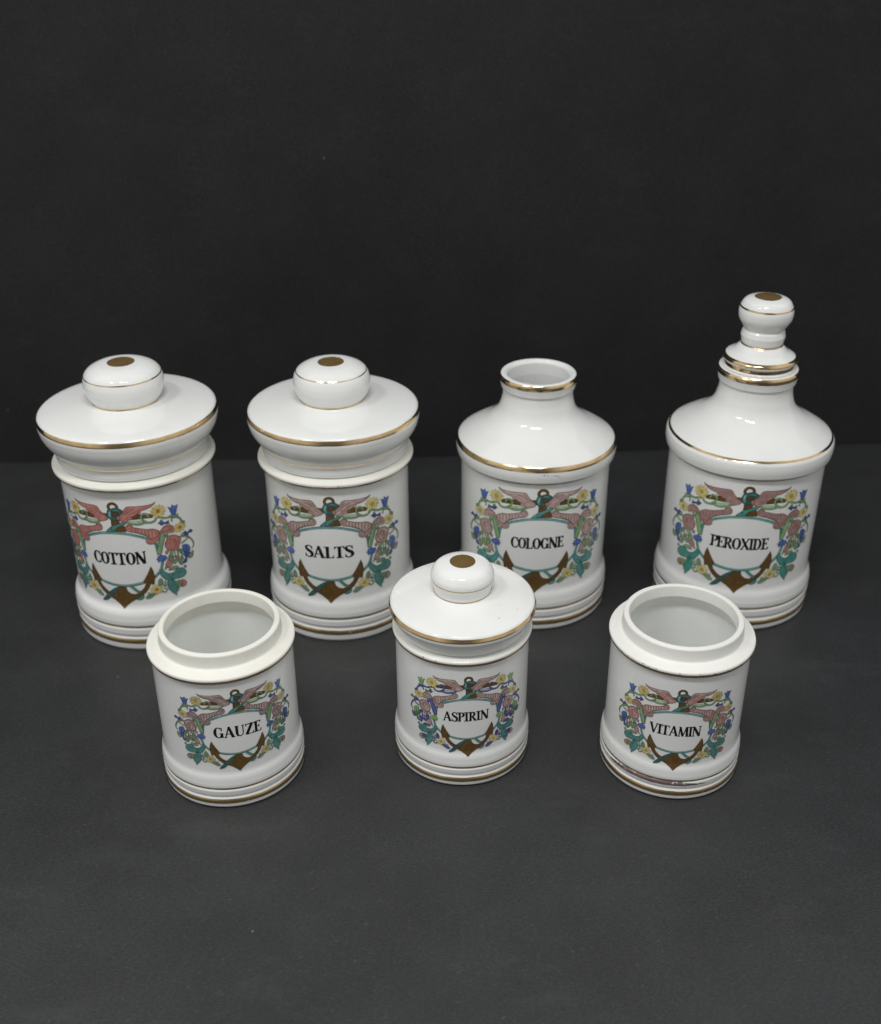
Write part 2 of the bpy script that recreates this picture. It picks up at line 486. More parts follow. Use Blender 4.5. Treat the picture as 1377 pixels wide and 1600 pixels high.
# ------------------------------------------------------------------ lettering (roman capitals drawn as strokes, cap height 1)
def letter(F, ch, ox, T, t, oy=0.0):
    """returns advance width"""
    T *= 1.1; t *= 1.15
    sf = 0.085 + T * 0.42
    def S(pts, w, curve=False):
        q = catmull(pts, False, 0.05) if curve else pts
        if isinstance(w, (list, tuple)) and len(w) != len(q):
            m = len(q); w = [w[min(len(w) - 1, int(i / (m - 1) * (len(w) - 1)))] +
                             (w[min(len(w) - 1, int(i / (m - 1) * (len(w) - 1)) + 1)] - w[min(len(w) - 1, int(i / (m - 1) * (len(w) - 1)))]) *
                             ((i / (m - 1) * (len(w) - 1)) % 1) for i in range(m)]
        F.stroke([(x + ox, y + oy) for x, y in q], w, 'black'); F.layer += 1
    def stem(x, y0=0.0, y1=1.0, w=None, bot=True, top=True, l=None, r=None):
        w = w or T
        S([(x, y0), (x, y0 + (y1 - y0) * .5), (x, y1)], [w * 1.08, w * 0.92, w * 1.08])
        l_ = sf if l is None else l; r_ = sf if r is None else r
        if bot: S([(x - w * .3 - l_, y0 + t * .4), (x, y0 + t * .6), (x + w * .3 + r_, y0 + t * .4)], [t * .8, t * 1.5, t * .8])
        if top: S([(x - w * .3 - l_, y1 - t * .4), (x, y1 - t * .6), (x + w * .3 + r_, y1 - t * .4)], [t * .8, t * 1.5, t * .8])
    def arc(cx, cy, rx, ry, a0, a1, wf=None):
        m = max(8, int(abs(a1 - a0) / 9)); pts, ws = [], []
        for i in range(m + 1):
            a = math.radians(a0 + (a1 - a0) * i / m)
            pts.append((cx + rx * math.cos(a), cy + ry * math.sin(a)))
            ws.append(t + (T * 1.08 - t) * abs(math.cos(a)) ** 1.6)
        S(pts, ws)
    if ch == 'S':
        w = 0.5
        S([(.47, .80), (.40, .93), (.25, .985), (.10, .90), (.08, .74), (.20, .60), (.36, .48), (.47, .34), (.46, .15), (.30, .02), (.13, .05), (.04, .20)],
          [t, t * 1.3, t * 1.2, T * .75, T * .95, T * 1.1, T * 1.15, T * 1.05, T * .8, t * 1.3, t * 1.3, t], True)
        S([(.475, .70), (.475, .98)], [t * 1.1, t * .6]); S([(.035, .30), (.035, .01)], [t * 1.1, t * .6])
        return .53
    if ch == 'A':
        S([(.08, .0), (.36, 1.0)], [t * 1.3, t * 1.5]); S([(.36, 1.03), (.64, .0)], [T * .85, T * 1.1])
        S([(.17, .34), (.53, .34)], t); S([(-.02, t * .4), (.19, t * .4)], t); S([(.52, t * .4), (.78, t * .4)], t)
        return .76
    if ch == 'L':
        stem(.16, r=0); S([(.16, t * .5), (.52, t * .5)], t); S([(.50, 0), (.56, .27)], [t * 1.8, t * .5]); return .58
    if ch == 'T':
        stem(.33, top=False); S([(.03, 1 - t * .5), (.63, 1 - t * .5)], t)
        S([(.055, 1), (.02, .74)], [t * 1.8, t * .5]); S([(.605, 1), (.64, .74)], [t * 1.8, t * .5]); return .66
    if ch == 'I':
        stem(.17); return .34
    if ch == 'O':
        arc(.36, .5, .36 - T * .5, .5 - t * .4, 0, 360); return .72
    if ch == 'C':
        arc(.36, .5, .36 - T * .5, .5 - t * .4, 48, 312)
        S([(.60, .66), (.60, .99)], [t * 1.5, t * .8]); S([(.60, .03), (.62, .30)], [t * .6, t]); return .66
    if ch == 'G':
        arc(.36, .5, .36 - T * .5, .5 - t * .4, 48, 315)
        S([(.60, .66), (.60, .99)], [t * 1.5, t * .8])
        S([(.60, .02), (.60, .42)], [T, T]); S([(.44, .42), (.72, .42)], t); return .74
    if ch == 'N':
        S([(.12, 0), (.12, 1)], t * 1.3); S([(.66, 0), (.66, 1)], t * 1.3); S([(.10, 1.0), (.64, .0)], [T * 1.05, T * 1.15])
        S([(-.01, 1 - t * .4), (.2, 1 - t * .4)], t); S([(.01, t * .4), (.24, t * .4)], t); S([(.55, 1 - t * .4), (.78, 1 - t * .4)], t); return .78
    if ch == 'E':
        stem(.16, r=0); S([(.16, t * .5), (.52, t * .5)], t); S([(.16, 1 - t * .5), (.50, 1 - t * .5)], t); S([(.16, .52), (.40, .52)], t)
        S([(.50, 0), (.56, .26)], [t * 1.8, t * .5]); S([(.48, 1), (.52, .76)], [t * 1.8, t * .5]); S([(.40, .40), (.40, .64)], t * .9); return .58
    if ch == 'P':
        stem(.16, r=.05); arc(.28, .74, .24, .26 - t * .4, 90, -90); S([(.16, 1 - t * .5), (.30, 1 - t * .5)], t); S([(.16, .48), (.30, .48)], t); return .58
    if ch == 'R':
        stem(.16, r=.05); arc(.28, .74, .22, .26 - t * .4, 90, -90); S([(.16, 1 - t * .5), (.30, 1 - t * .5)], t); S([(.16, .48), (.30, .48)], t)
        S([(.34, .48), (.60, .02)], [T * .8, T * 1.05]); S([(.54, t * .4), (.70, t * .4)], t); return .68
    if ch == 'X':
        S([(.08, 1), (.62, 0)], [T * 1.0, T * 1.05]); S([(.60, 1), (.08, 0)], t * 1.2)
        for x in (.02, .52): S([(x - .02, 1 - t * .4), (x + .2, 1 - t * .4)], t); S([(x - .02, t * .4), (x + .2, t * .4)], t)
        return .70
    if ch == 'D':
        stem(.16, r=.05); arc(.30, .5, .34 - T * .3, .5 - t * .4, 90, -90); S([(.16, 1 - t * .5), (.32, 1 - t * .5)], t); S([(.16, t * .5), (.32, t * .5)], t); return .72
    if ch == 'U':
        S([(.15, 1), (.15, .30), (.20, .10), (.38, .02), (.55, .10), (.61, .30), (.61, 1)], [T, T, T * .8, t * 1.3, t * 1.2, t * 1.2, t * 1.2], False)
        S([(.0, 1 - t * .4), (.3, 1 - t * .4)], t); S([(.5, 1 - t * .4), (.72, 1 - t * .4)], t); return .74
    if ch == 'Z':
        S([(.06, 1 - t * .5), (.58, 1 - t * .5)], t); S([(.04, t * .5), (.60, t * .5)], t); S([(.54, 1), (.08, 0)], [T * 1.1, T * 1.1])
        S([(.075, 1), (.05, .76)], [t * 1.8, t * .5]); S([(.585, 0), (.62, .26)], [t * 1.8, t * .5]); return .64
    if ch == 'V':
        S([(.08, 1), (.38, -.02)], [T * 1.05, T * .9]); S([(.64, 1), (.38, 0)], [t * 1.5, t * 1.2])
        S([(-.04, 1 - t * .4), (.24, 1 - t * .4)], t); S([(.54, 1 - t * .4), (.74, 1 - t * .4)], t); return .72
    if ch == 'M':
        S([(.10, 0), (.16, 1)], t * 1.3); S([(.16, 1), (.42, .04)], [T * .9, T * .95]); S([(.70, 1), (.42, 0)], t * 1.3); S([(.72, 1), (.78, 0)], [T, T * 1.05])
        S([(0, t * .4), (.2, t * .4)], t); S([(.64, t * .4), (.92, t * .4)], t); S([(.06, 1 - t * .4), (.18, 1 - t * .4)], t); S([(.70, 1 - t * .4), (.84, 1 - t * .4)], t); return .90
    return .4

def lettering(parent, text, x0, x1, z0, z1, cap0, cap1, rad, prof, s, T, t, gap):
    F = Flat(); x = 0
    for i, ch in enumerate(text):
        x += letter(F, ch, x, T, t) + gap
    wtot = x - gap
    sx_ = (x1 - x0) / wtot
    cap = (cap0 + cap1) / 2
    F.v = [(a * sx_, b, c) for a, b, c in F.v]
    data = F.cut(2.0)
    slope = (z1 - z0) / (x1 - x0)
    return wrap('lettering', parent, data, lambda k: ink('black', 'plain'),
                ((1, 0.0, x0), (slope, cap, z0)), rad, prof, s, base=0.08, dl=0.0012)

# ------------------------------------------------------------------ setting
def paper(name, base, lighter, rough, spec, scuff):
    m, n, l, b = newmat(name)
    co = objco(n)
    big = noise(n, l, 3.2, 4, 0.55, co)
    c = mixcol(n, l, maprange(n, l, big.outputs['Fac'], 0.3, 0.7, 0, 1), base, lighter)
    warm = noise(n, l, 1.7, 2, 0.5, co)
    c = mixcol(n, l, maprange(n, l, warm.outputs['Fac'], 0.45, 0.7, 0, 0.5), c, tuple(k * q for k, q in zip(base, (1.0, 1.03, 1.12))))
    # paper fibres
    mp = n.new('ShaderNodeMapping'); mp.inputs['Scale'].default_value = (1, 2.6, 2.6); l.new(co, mp.inputs['Vector'])
    fib = noise(n, l, 900, 3, 0.7, mp.outputs[0])
    c = mixcol(n, l, maprange(n, l, fib.outputs['Fac'], 0.52, 0.78, 0, 0.55), c, tuple(k * 2.0 for k in lighter))
    gr = noise(n, l, 430, 5, 0.8, mp.outputs[0])
    gm = n.new('ShaderNodeVectorMath'); gm.operation = 'SCALE'; l.new(c, gm.inputs[0])
    l.new(maprange(n, l, gr.outputs['Fac'], 0.3, 0.7, 0.55, 1.45), gm.inputs['Scale']); c = gm.outputs['Vector']
    for ang, sd in ((0.5, 0.0), (-0.35, 3.1), (1.25, 7.7)):      # short pale paper fibres lying every way
        mf = n.new('ShaderNodeMapping'); mf.inputs['Rotation'].default_value = (ang * 0.8, ang, ang)
        mf.inputs['Location'].default_value = (sd, sd, sd); l.new(co, mf.inputs['Vector'])
        mg = n.new('ShaderNodeMapping'); mg.inputs['Scale'].default_value = (0.16, 1, 1); l.new(mf.outputs[0], mg.inputs['Vector'])
        ff = noise(n, l, 1100, 1, 0.5, mg.outputs[0])
        c = mixcol(n, l, maprange(n, l, ff.outputs['Fac'], 0.70, 0.78, 0, 0.4), c, tuple(k * 3.0 for k in lighter))
    md = noise(n, l, 22, 4, 0.6, co)
    gm2 = n.new('ShaderNodeVectorMath'); gm2.operation = 'SCALE'; l.new(c, gm2.inputs[0])
    l.new(maprange(n, l, md.outputs['Fac'], 0.3, 0.7, 0.88, 1.12), gm2.inputs['Scale']); c = gm2.outputs['Vector']
    # pale dust and rub marks
    mp2 = n.new('ShaderNodeMapping'); mp2.inputs['Scale'].default_value = (1, 2.2, 2.2)
    mp2.inputs['Rotation'].default_value = (0.2, 0.3, 0.35); l.new(co, mp2.inputs['Vector'])
    sc1 = noise(n, l, 19, 6, 0.72, mp2.outputs[0])
    c = mixcol(n, l, maprange(n, l, sc1.outputs['Fac'], 0.56, 0.80, 0, scuff), c, tuple(k * 2.4 for k in lighter))
    v = n.new('ShaderNodeTexVoronoi'); v.inputs['Scale'].default_value = 55; l.new(co, v.inputs['Vector'])
    pick = noise(n, l, 31, 0, 0.5, co)
    mu = n.new('ShaderNodeMath'); mu.operation = 'MULTIPLY'
    l.new(maprange(n, l, v.outputs['Distance'], 0.02, 0.045, 1, 0), mu.inputs[0])
    l.new(maprange(n, l, pick.outputs['Fac'], 0.71, 0.74, 0, 0.6), mu.inputs[1])
    c = mixcol(n, l, mu.outputs[0], c, (0.30, 0.30, 0.28))
    l.new(c, b.inputs['Base Color'])
    l.new(maprange(n, l, big.outputs['Fac'], 0.3, 0.7, rough * 0.94, rough * 1.06), b.inputs['Roughness'])
    b.inputs['Specular IOR Level'].default_value = spec
    fb = noise(n, l, 520, 5, 0.7, co)
    bp = n.new('ShaderNodeBump'); bp.inputs['Distance'].default_value = 0.00025
    bp.inputs['Strength'].default_value = 0.6
    l.new(fb.outputs['Fac'], bp.inputs['Height']); l.new(bp.outputs[0], b.inputs['Normal'])
    return m
TABLE = paper('black card table', (0.0245, 0.0252, 0.0270), (0.0345, 0.0350, 0.0362), 0.46, 0.5, 0.26)
WALL = paper('black card backdrop', (0.0150, 0.0155, 0.0160), (0.0215, 0.0218, 0.0225), 0.6, 0.28, 0.24)

def slab(name, poly, z0, z1, mat, bev=0.0008):
    bm = bmesh.new()
    vs = [bm.verts.new((x * MM, y * MM, z0 * MM)) for x, y in poly]
    f = bm.faces.new(vs)
    r = bmesh.ops.extrude_face_region(bm, geom=[f])
    for v in r['geom']:
        if isinstance(v, bmesh.types.BMVert): v.co.z = z1 * MM
    bmesh.ops.recalc_face_normals(bm, faces=bm.faces[:])
    me = bpy.data.meshes.new(name); bm.to_mesh(me); bm.free()
    o = link(name, me, None, [mat]); o['kind'] = 'structure'
    return o
slab('table_surface', [(-1100, -350), (1100, -350), (1100, 1150), (-1100, 1150)], -12, 0, TABLE)
base = catmull([(-1000, 862), (-700, 870), (-379, 878.2), (-190, 881.5), (-2, 886.4), (157, 895), (197, 897.5),
                (377, 908.6), (560, 918), (1000, 940)], False, 20)
front = base; back = [(x + 0.2, y + 5) for x, y in base][::-1]
slab('backdrop_wall', front + back, 0.4, 640, WALL)

# ------------------------------------------------------------------ the three vessel shapes (mm)
FOOT_L = [(0, 1.5, 0, 'foot'), (44, 1.5, .5), (46, 0, .6), (48.3, 0, 1.2), (49.6, 2.0, 2.0), (50.0, 7.8, 1.6), (48.7, 10.8, 1.1),
          (49.8, 12.8, 1.4), (49.9, 16.4, 1.6), (49.1, 18.2, .6), (49.9, 19.8, 1.4), (49.9, 22.5, 2), (49.0, 28.0, 50), (47.4, 31.8, 50), (47.14, 37, 50)]
def shifted(pts, dr, dh=0): return [(p[0] + (dr if p[0] > 1 else 0), p[1] + dh) + tuple(p[2:]) for p in pts]

LARGE = FOOT_L + [(47.14, 60, 0, 'body'), (47.14, 113.8, .6), (48.0, 115.2, .6, 'rim'), (50.5, 115.8, .9), (50.9, 118.9, 1.6),
                  (44, 121.3, 1.5), (42.6, 121.6, .8), (42, 131, 1.3), (38, 131, 1.3), (37.6, 120, 2),
                  (43, 111, 4, 'body'), (43.5, 12, 8), (0, 10, 0)]
BOTTLE = shifted(FOOT_L, 2.15, -0.9)
BOTTLE[0] = (0, 1.5, 0, 'foot'); BOTTLE[1] = (46, 1.5, .5); BOTTLE[2] = (48, 0, .6); BOTTLE[3] = (50.3, 0, 1.2); BOTTLE[4] = (51.7, 1.8, 2.0)
BOTTLE += [(49.49, 60, 0, 'body'), (49.49, 109.6, .8), (50.2, 110.8, .6), (52.2, 111.8, 50), (53.2, 117, 50), (52.6, 122.2, 50),
           (49.6, 124.6, 50), (43, 128.6, 50), (33.0, 134, 50), (25.2, 141.5, 50), (22.8, 151, 50, 'neck'), (22.7, 157.0, .5),
           (23.9, 157.5, .6), (24.4, 160, 2), (25.1, 162.8, 1.5), (24.9, 165.2, 1.0), (23.8, 166.5, 1.2), (21.2, 166.5, 1.6),
           (19.9, 164.6, 1.5), (19.6, 157, 2), (20.2, 148, 8, 'body'), (31, 132, 12), (46, 121, 6), (46.5, 14, 8), (0, 12, 0)]
SMALL = [(0, 1.2, 0, 'foot'), (34, 1.2, .4), (35.2, 0, .5), (37.2, 0, 1.0), (38.8, 1.6, 1.6), (39.3, 5.8, 1.3), (38.1, 8.2, .9), (38.9, 9.8, 1.1),
         (39.1, 12.4, 1.3), (38.4, 13.8, .5), (39.1, 15.0, 1.1), (39.1, 16.6, 2), (38.6, 20.8, 50), (37.45, 23.8, 50), (37.28, 28, 50),
         (37.28, 40, 0, 'body'), (37.28, 81.8, .5), (37.9, 82.9, .5, 'rim'), (38.7, 83.5, .6), (38.95, 86.1, 1.4), (34, 87.6, 2), (32.2, 88.0, 1.2),
         (31.8, 95.6, 1.3), (28.7, 96.3, 1.3), (28.3, 89, 2), (32.6, 80.5, 4, 'body'), (33.4, 10, 7), (0, 8, 0)]
LID_L = [(0, 146, 0, 'lid'), (40, 146, 3), (43.8, 140, 2), (44, 122, .5), (46.9, 121.7, .5), (47.3, 124, 1), (47.3, 128.4, .5), (47.9, 129.6, .6),
         (50.0, 132.6, 50), (54.3, 139.5, 50), (55.6, 147, 50), (54.4, 151.3, 50), (49.0, 152.6, 50), (40, 153.8, 50), (23, 155.6, 2), (21.2, 156.2, .7),
         (20.9, 157.4, 50, 'knob'), (22.8, 160.4, 50), (25.0, 167.5, 50), (23.0, 175.6, 50), (15.5, 179.6, 50), (7.5, 180.4, 50), (0, 180.5, 0)]
LID_S = [(0, 97, 0, 'lid'), (32, 97, 1), (33.4, 94, 1), (33.6, 88.9, .4), (36.2, 88.3, .4), (36.5, 91.8, .4), (37.5, 92.6, .4), (37.8, 94.6, .5), (39.4, 95.5, .7),
         (40.3, 97.6, 1.0), (40.5, 99.6, 1.0), (39.4, 102.6, 3.5), (34, 104.1, 50), (19, 106.9, 5), (15.8, 107.8, .7),
         (15.8, 110, 50, 'knob'), (17.1, 114.4, 1.6), (17.5, 118.2, 50), (15.0, 122.6, 50), (10.5, 124.4, 50), (6.0, 125.2, 50), (0, 125.3, 0)]
STOPPER = [(0, 150, 0, 'stopper'), (18.2, 150, 1), (18.6, 166.7, .2), (22.5, 166.7, .3), (22.7, 167.2, .3), (21.2, 167.7, .3), (21.1, 170.1, .4), (21.5, 170.9, .5),
           (22.8, 171.6, .7), (22.6, 173.4, .9), (20.8, 174.6, 1.5), (16.5, 177.0, 5), (13.2, 180.6, 3), (12.4, 181.7, .4), (12.8, 182.8, .7),
           (13.5, 186.8, 2.2), (12.9, 189.7, 1.0), (12.1, 190.9, .8), (13.2, 193.0, 50, 'knob'), (16.2, 197.4, 50), (16.7, 203.4, 50), (13.8, 209.2, 50),
           (8.7, 210.7, 2), (0, 211.3, 0)]

def empty(name, x, y, label, cat, group):
    o = bpy.data.objects.new(name, None); COL.objects.link(o)
    o.location = (x * MM, y * MM, 0); o.empty_display_size = 0.03
    o['label'] = label; o['category'] = cat; o['group'] = group
    return o

def solids(root, prof, parts, s, mats, seg=176):
    r = {}
    for i, p in enumerate(parts):
        me = lathe_mesh(strips_of(prof, p), seg, s, WOB, p)
        r[p] = link(p, me, root, [mats.get(p, GLAZE)])
    return r

DESIGN = [
('P',[(-0.73,69.27),(7.92,69.41),(18.18,68.22),(22.14,67.83),(25.19,67.17),(25.87,65.91),(24.93,64.74),(19.67,65.09),(13.07,65.02),(7.81,65.98),(-0.85,66.34)],'brown','brown_d',1,0),
('P',[(-0.85,66.34),(4.25,66.36),(4.32,62.9),(6.51,61.08),(7.77,59.26),(7.87,56.55),(-1.6,56.96),(-1.11,59.82)],'brown','brown_d',0,0),
('R',[(1.23,74.02),(4.41,73.99),(1.34,76.83),(2.85,74.32),(1.3,75.9)],'brown','brown_d',0,0),
('F',[(9.83,64.39),(13.04,63.95),(17.66,63.44),(19.19,62.07),(16.43,61.28),(12.22,62.1),(9.98,63.21)],'green_p','green',1,0),
('S',[(8.3,63.78),(10.34,62.52),(14.11,61.42),(17.6,61.29),(19.98,61.91),(23.6,61.43),(26.11,62.08),(27.65,64.12),(30.04,63.63),(33.18,62.35),(37.02,62.02),(40.61,60.81),(43.04,58.4),(43.95,55.37)],'green','green_d',1,1.15),
('S',[(21.98,61.82),(19.62,63.28),(18.18,65.29),(18.35,67.42),(20.15,68.35),(21.93,67.45),(22.69,65.64)],'green','green_d',1,0.95),
('S',[(37.19,58.33),(36.97,59.94),(38.01,61.08),(40.61,60.72)],'green','green_d',1,0.7),
('F',[(-5.12,56.29),(-3.08,58.63),(-0.7,60.49),(2.77,61.84),(5.84,63.28),(8.29,63.57),(7.67,61.66),(4.62,60.72),(2.3,59.45),(0.32,57.25),(-2.01,56.38)],'teal','teal_d',0,0),
('S',[(1.59,55.61),(6.32,55.2),(10.08,54.44),(16.17,52.37),(20.47,50.21)],'teal','teal_d',2,1.35),
('S',[(1.58,55.43),(6.31,55.03),(10.08,54.23),(16.17,52.1),(20.26,50.04)],'teal_l',None,2,0.4),
('S',[(23.67,47.91),(25.07,45.33),(25.62,42.06),(26.14,37.43)],'teal','teal_d',1,1.5),
('S',[(28.28,36.2),(28.06,32.66),(27.23,28.84),(25.86,25.6),(23.89,23.42),(20.93,20.97),(17.65,19.61),(14.43,18.57),(10.48,17.61),(5.79,16.79),(0.47,16.35)],'teal','teal_d',3,1.5),
('S',[(28.05,32.21),(27.1,28.87),(25.65,25.67),(23.69,23.57),(20.94,21.33),(17.65,19.93),(14.45,18.94),(10.49,17.93),(5.8,17.12),(0.48,16.68)],'teal_l',None,3,0.4),
('F',[(27.8,75.39),(26,74.26),(22.3,73.89),(18.34,73.93),(13.73,74.16),(10.71,74.26),(9.18,73.59),(7.81,71.56),(6.24,69.51),(4.49,67.86),(3.14,66.81),(3.19,65.17),(4.75,64.4),(7.35,63.5),(9.06,63.85),(10.12,65.05),(12.5,65.1),(12.8,66.05),(12.18,66.99),(13.91,67.5),(15.48,68.56),(18.41,69.55),(18.17,70.54),(20.62,70.92),(23.46,71.82),(25.76,72.95),(27.35,74.32)],'pink','pink_d',1,0),
('S',[(25.78,73.8),(22.28,73.38),(18.32,73.21),(13.7,73.23),(10.65,72.39),(8.32,70.03),(5.81,67.94)],'pink_d',None,1,0.26),
('S',[(20.25,72.11),(15.19,72.03),(11.74,71.2),(9.03,68.9)],'pink_d',None,1,0.24),
('S',[(17.87,70.94),(14.38,70.44),(11.68,69.07),(10.5,67.69)],'pink_d',None,1,0.24),
('S',[(12,67.1),(10.47,66.62),(8.57,66.14)],'pink_d',None,1,0.24),
('S',[(13.7,73.23),(11.43,73.25),(9.91,72.68)],'pink_l',None,1,0.3),
('S',[(24.32,73.32),(19.89,73.12),(14.46,73.29),(11.42,72.95)],'pink_l',None,1,0.5),
('S',[(18.29,72.23),(14.41,71.5),(11.32,69.75),(9,67.82)],'pink_l',None,1,0.5),
('S',[(8.59,67),(6.68,65.83),(5.15,65.25)],'pink_l',None,1,0.6),
('F',[(8.21,60.88),(9.74,61.71),(11.51,61.32),(12.46,59.68),(14.81,58.84),(17.89,57.88),(21.45,56.97),(23.49,56.93),(25.96,56.02),(28.15,54.25),(27.66,51.89),(25.81,49.77),(23.48,48.62),(21.66,49.5),(21.3,51.22),(19.34,53.05),(16.24,54.59),(13.18,55.75),(10.15,56.45),(8.28,57.27),(7.5,59.06)],'pink','pink_d',1,0),
('S',[(11.34,58.07),(11.96,59.74),(10.86,60.95),(9.34,60.79),(8.8,59.4),(9.64,58.46),(10.53,59.12)],'pink_d',None,1,0.28),
('S',[(14.04,58.95),(13.23,57.62),(13.65,55.95)],'pink_d',None,1,0.26),
('S',[(15.96,58.4),(14.95,57.16),(15.48,55.24)],'pink_d',None,1,0.26),
('S',[(17.89,57.88),(17.07,56.37),(17.79,54.14)],'pink_d',None,1,0.26),
('S',[(19.86,57.32),(19.1,55.77),(19.94,52.97)],'pink_d',None,1,0.26),
('S',[(21.85,56.88),(21.2,55.11),(21.71,51.26)],'pink_d',None,1,0.26),
('S',[(24.1,56.6),(23.63,54.53),(23.76,51.42)],'pink_d',None,1,0.26),
('S',[(26.17,55.78),(25.91,53.93),(25.44,51.86)],'pink_d',None,1,0.26),
('S',[(9.76,56.31),(13.17,55.58),(16.23,54.33),(19.33,52.61),(21.29,50.78)],'teal_d',None,1,0.3),
('S',[(12.89,58.76),(12.27,57.31),(12.62,56.39)],'pink_l',None,1,0.45),
('S',[(14.99,58.38),(14.18,57.06),(14.53,55.83)],'pink_l',None,1,0.45),
('S',[(16.99,57.87),(16.21,56.3),(16.71,54.78)],'pink_l',None,1,0.45),
('S',[(18.94,57.33),(18.23,55.72),(18.97,53.74)],'pink_l',None,1,0.5),
('S',[(20.96,56.82),(20.28,55.09),(20.91,51.88)],'pink_l',None,1,0.5),
('S',[(23.07,56.51),(22.53,54.58),(22.83,50.33)],'pink_l',None,1,0.5),
('S',[(25.33,55.75),(24.74,54.02),(24.51,51.45)],'pink_l',None,1,0.5),
('S',[(19.83,48.81),(20.54,49.98),(21.88,50.12)],'pink_l',None,1,0.35),
('F',[(19.23,48.93),(20.28,50.61),(21.89,50.55),(23.21,49.26),(25.39,49.89),(27.35,51.76),(28.57,53.6),(30.07,55.77),(32.37,57.12),(35.19,56.88),(37.76,54.82),(38.93,52.16),(37.26,50.82),(33.86,51.19),(30.21,52.21),(28.93,50.62),(26.83,47.94),(24.25,46.21),(21.57,46.08),(19.78,47.14)],'pink','pink_d',1,0),
('S',[(24.05,46.48),(23.27,48.45),(21.87,49.76),(20.52,49.1),(20.8,47.62),(22.01,47.21),(22.36,48.23)],'pink_d',None,1,0.28),
('S',[(24.51,48.14),(27.1,50.07),(28.9,53.06),(31.19,55.41),(33.97,56),(36.84,54.29)],'pink_d',None,1,0.26),
('S',[(30.23,53.08),(32.97,53.05),(35.83,53.35),(37.56,52.91)],'green_d',None,1,0.3),
('S',[(29.77,52.56),(32.93,51.52),(36.76,50.79)],'green',None,1,0.55),
('F',[(29.91,52.83),(31.42,50.04),(30.43,46.38),(29.32,42.74),(28.03,38.44),(26.35,37.15),(25.32,38.56),(25.39,41.23),(26.61,44.23),(25.67,44.27),(27.38,47.77),(28.5,50.76)],'green','green_d',1,0),
('S',[(29.98,51.84),(28.77,47.36),(26.91,42.58),(26.17,38.32)],'green_l',None,1,0.4),
('E',[(28.93,68.38),(33.99,66.76),(29.04,72.98),(30.81,67.8)],'yellow','yellow_d',1,12),
('E',[(41.95,52.78),(46.62,50.73),(42.04,56.4),(43.64,52.06)],'yellow','yellow_d',1,10),
('E',[(22.15,12.13),(26.39,11.64),(22.66,15.94),(23.7,11.96)],'yellow','yellow_d',1,10),
('P',[(35.15,69.64),(37.42,68.26),(38.33,70.38),(39.63,68.72),(42.35,69.07),(41.41,66.85),(40.59,64.22),(40.01,62.18),(37.55,63.13),(36.86,65.65),(36.27,67.81)],'blue','blue_d',1,0),
('S',[(37.66,67.52),(38.18,63.85)],'blue_d',None,1,0.22),
('S',[(39.96,67.07),(39.35,63.4)],'blue_d',None,1,0.22),
('P',[(35.24,63.11),(37.46,63.34),(39.85,62.25),(42.02,62.68),(41.42,60.61),(38.77,60.66),(37.01,61.59)],'green','green_d',1,0),
('P',[(27.85,60.02),(29.17,60.5),(29.64,61.71),(30.85,60.41),(32.42,59.38),(33.82,59.68),(35.12,60.19),(34.75,58.79),(35.55,57.76),(33.32,58.2),(31.72,58.74),(30.7,57.84),(29.39,58.52),(29.14,59.2)],'blue_m','blue_d',1,0),
('P',[(44.24,48.15),(45.46,48.72),(46.78,47.09),(48.28,47.65),(49.45,48.35),(51.39,46.61),(50.78,45.78),(48.58,46.25),(47.38,45.61),(47.72,43.88),(46.11,45.43),(44.79,46.34)],'blue_m','blue_d',1,0),
('S',[(40.81,46.28),(44.18,45.5),(47.52,43.52),(50.13,40.02),(51.1,36.37),(49.49,34.44)],'green','green_d',1,0.8),
('S',[(41.78,41.08),(44.68,41.91),(46.87,43.15),(47.34,44.06)],'green','green_d',1,0.7),
('S',[(39.17,40.02),(40.03,36.06),(42.7,32.18),(47.45,28.13)],'green','green_d',1,0.7),
('F',[(49.72,32.73),(50.22,30.42),(48.92,28.33),(47.12,27.83),(46.35,30.03),(48.19,31.43)],'green','pink_d',1,0),
('F',[(42.3,39.14),(44.32,39.24),(46.73,37.81),(47.83,35.25),(47.24,32.35),(45.62,30.61),(43.57,32.24),(42.5,35.89)],'blue','blue_d',1,0),
('P',[(43.32,34.02),(46.92,32.35),(46.54,30.02),(45.01,30.52),(44.63,27.49),(44.31,26.27),(41.99,25.96),(42.34,28.77),(43.67,29.08),(43.55,31.64)],'blue_m','blue_d',1,0),
('F',[(47.55,31.82),(49.83,29.09),(48.1,27.89),(46.5,28.21),(46.35,29.88)],'green','pink_d',1,0),
('S',[(38.49,37.6),(38.82,33.85),(38.96,31.12)],'green','green_d',1,0.6),
('S',[(38.71,36.01),(38.8,33.26),(38.59,31.07)],'green','green_d',1,0.6),
('S',[(34.05,38.88),(33.75,36.29),(32.06,34.19)],'green','green_d',1,0.7),
('S',[(36.46,37.96),(35.9,35.02),(34.87,32.75)],'green_p','green_d',1,0.7),
('S',[(34.5,37.66),(34.92,34.8),(33.66,32.56)],'green_p','green_d',1,0.7),
('F',[(30.57,38.75),(32.18,39.32),(32.61,38.05),(31.43,36.66),(30.53,37.19)],'pink','pink_d',1,0),
('F',[(36.23,49.22),(39.24,47.82),(41.6,45.05),(41.26,42.29),(40.01,39.68),(38.75,37.72),(35.96,37.79),(32.64,39.16),(31.09,41.71),(30.84,44.47),(32.12,46.71),(32.87,48.89)],'pink','pink_d',1,0),
('S',[(32.47,41.68),(31.84,44.58),(33.06,47.27),(35.22,48.04),(38.19,47.04)],'pink_d',None,1,0.26),
('S',[(39.71,45.18),(40.17,42.3),(38.79,39.73),(35.51,39.45),(33.16,41.22)],'pink_d',None,1,0.26),
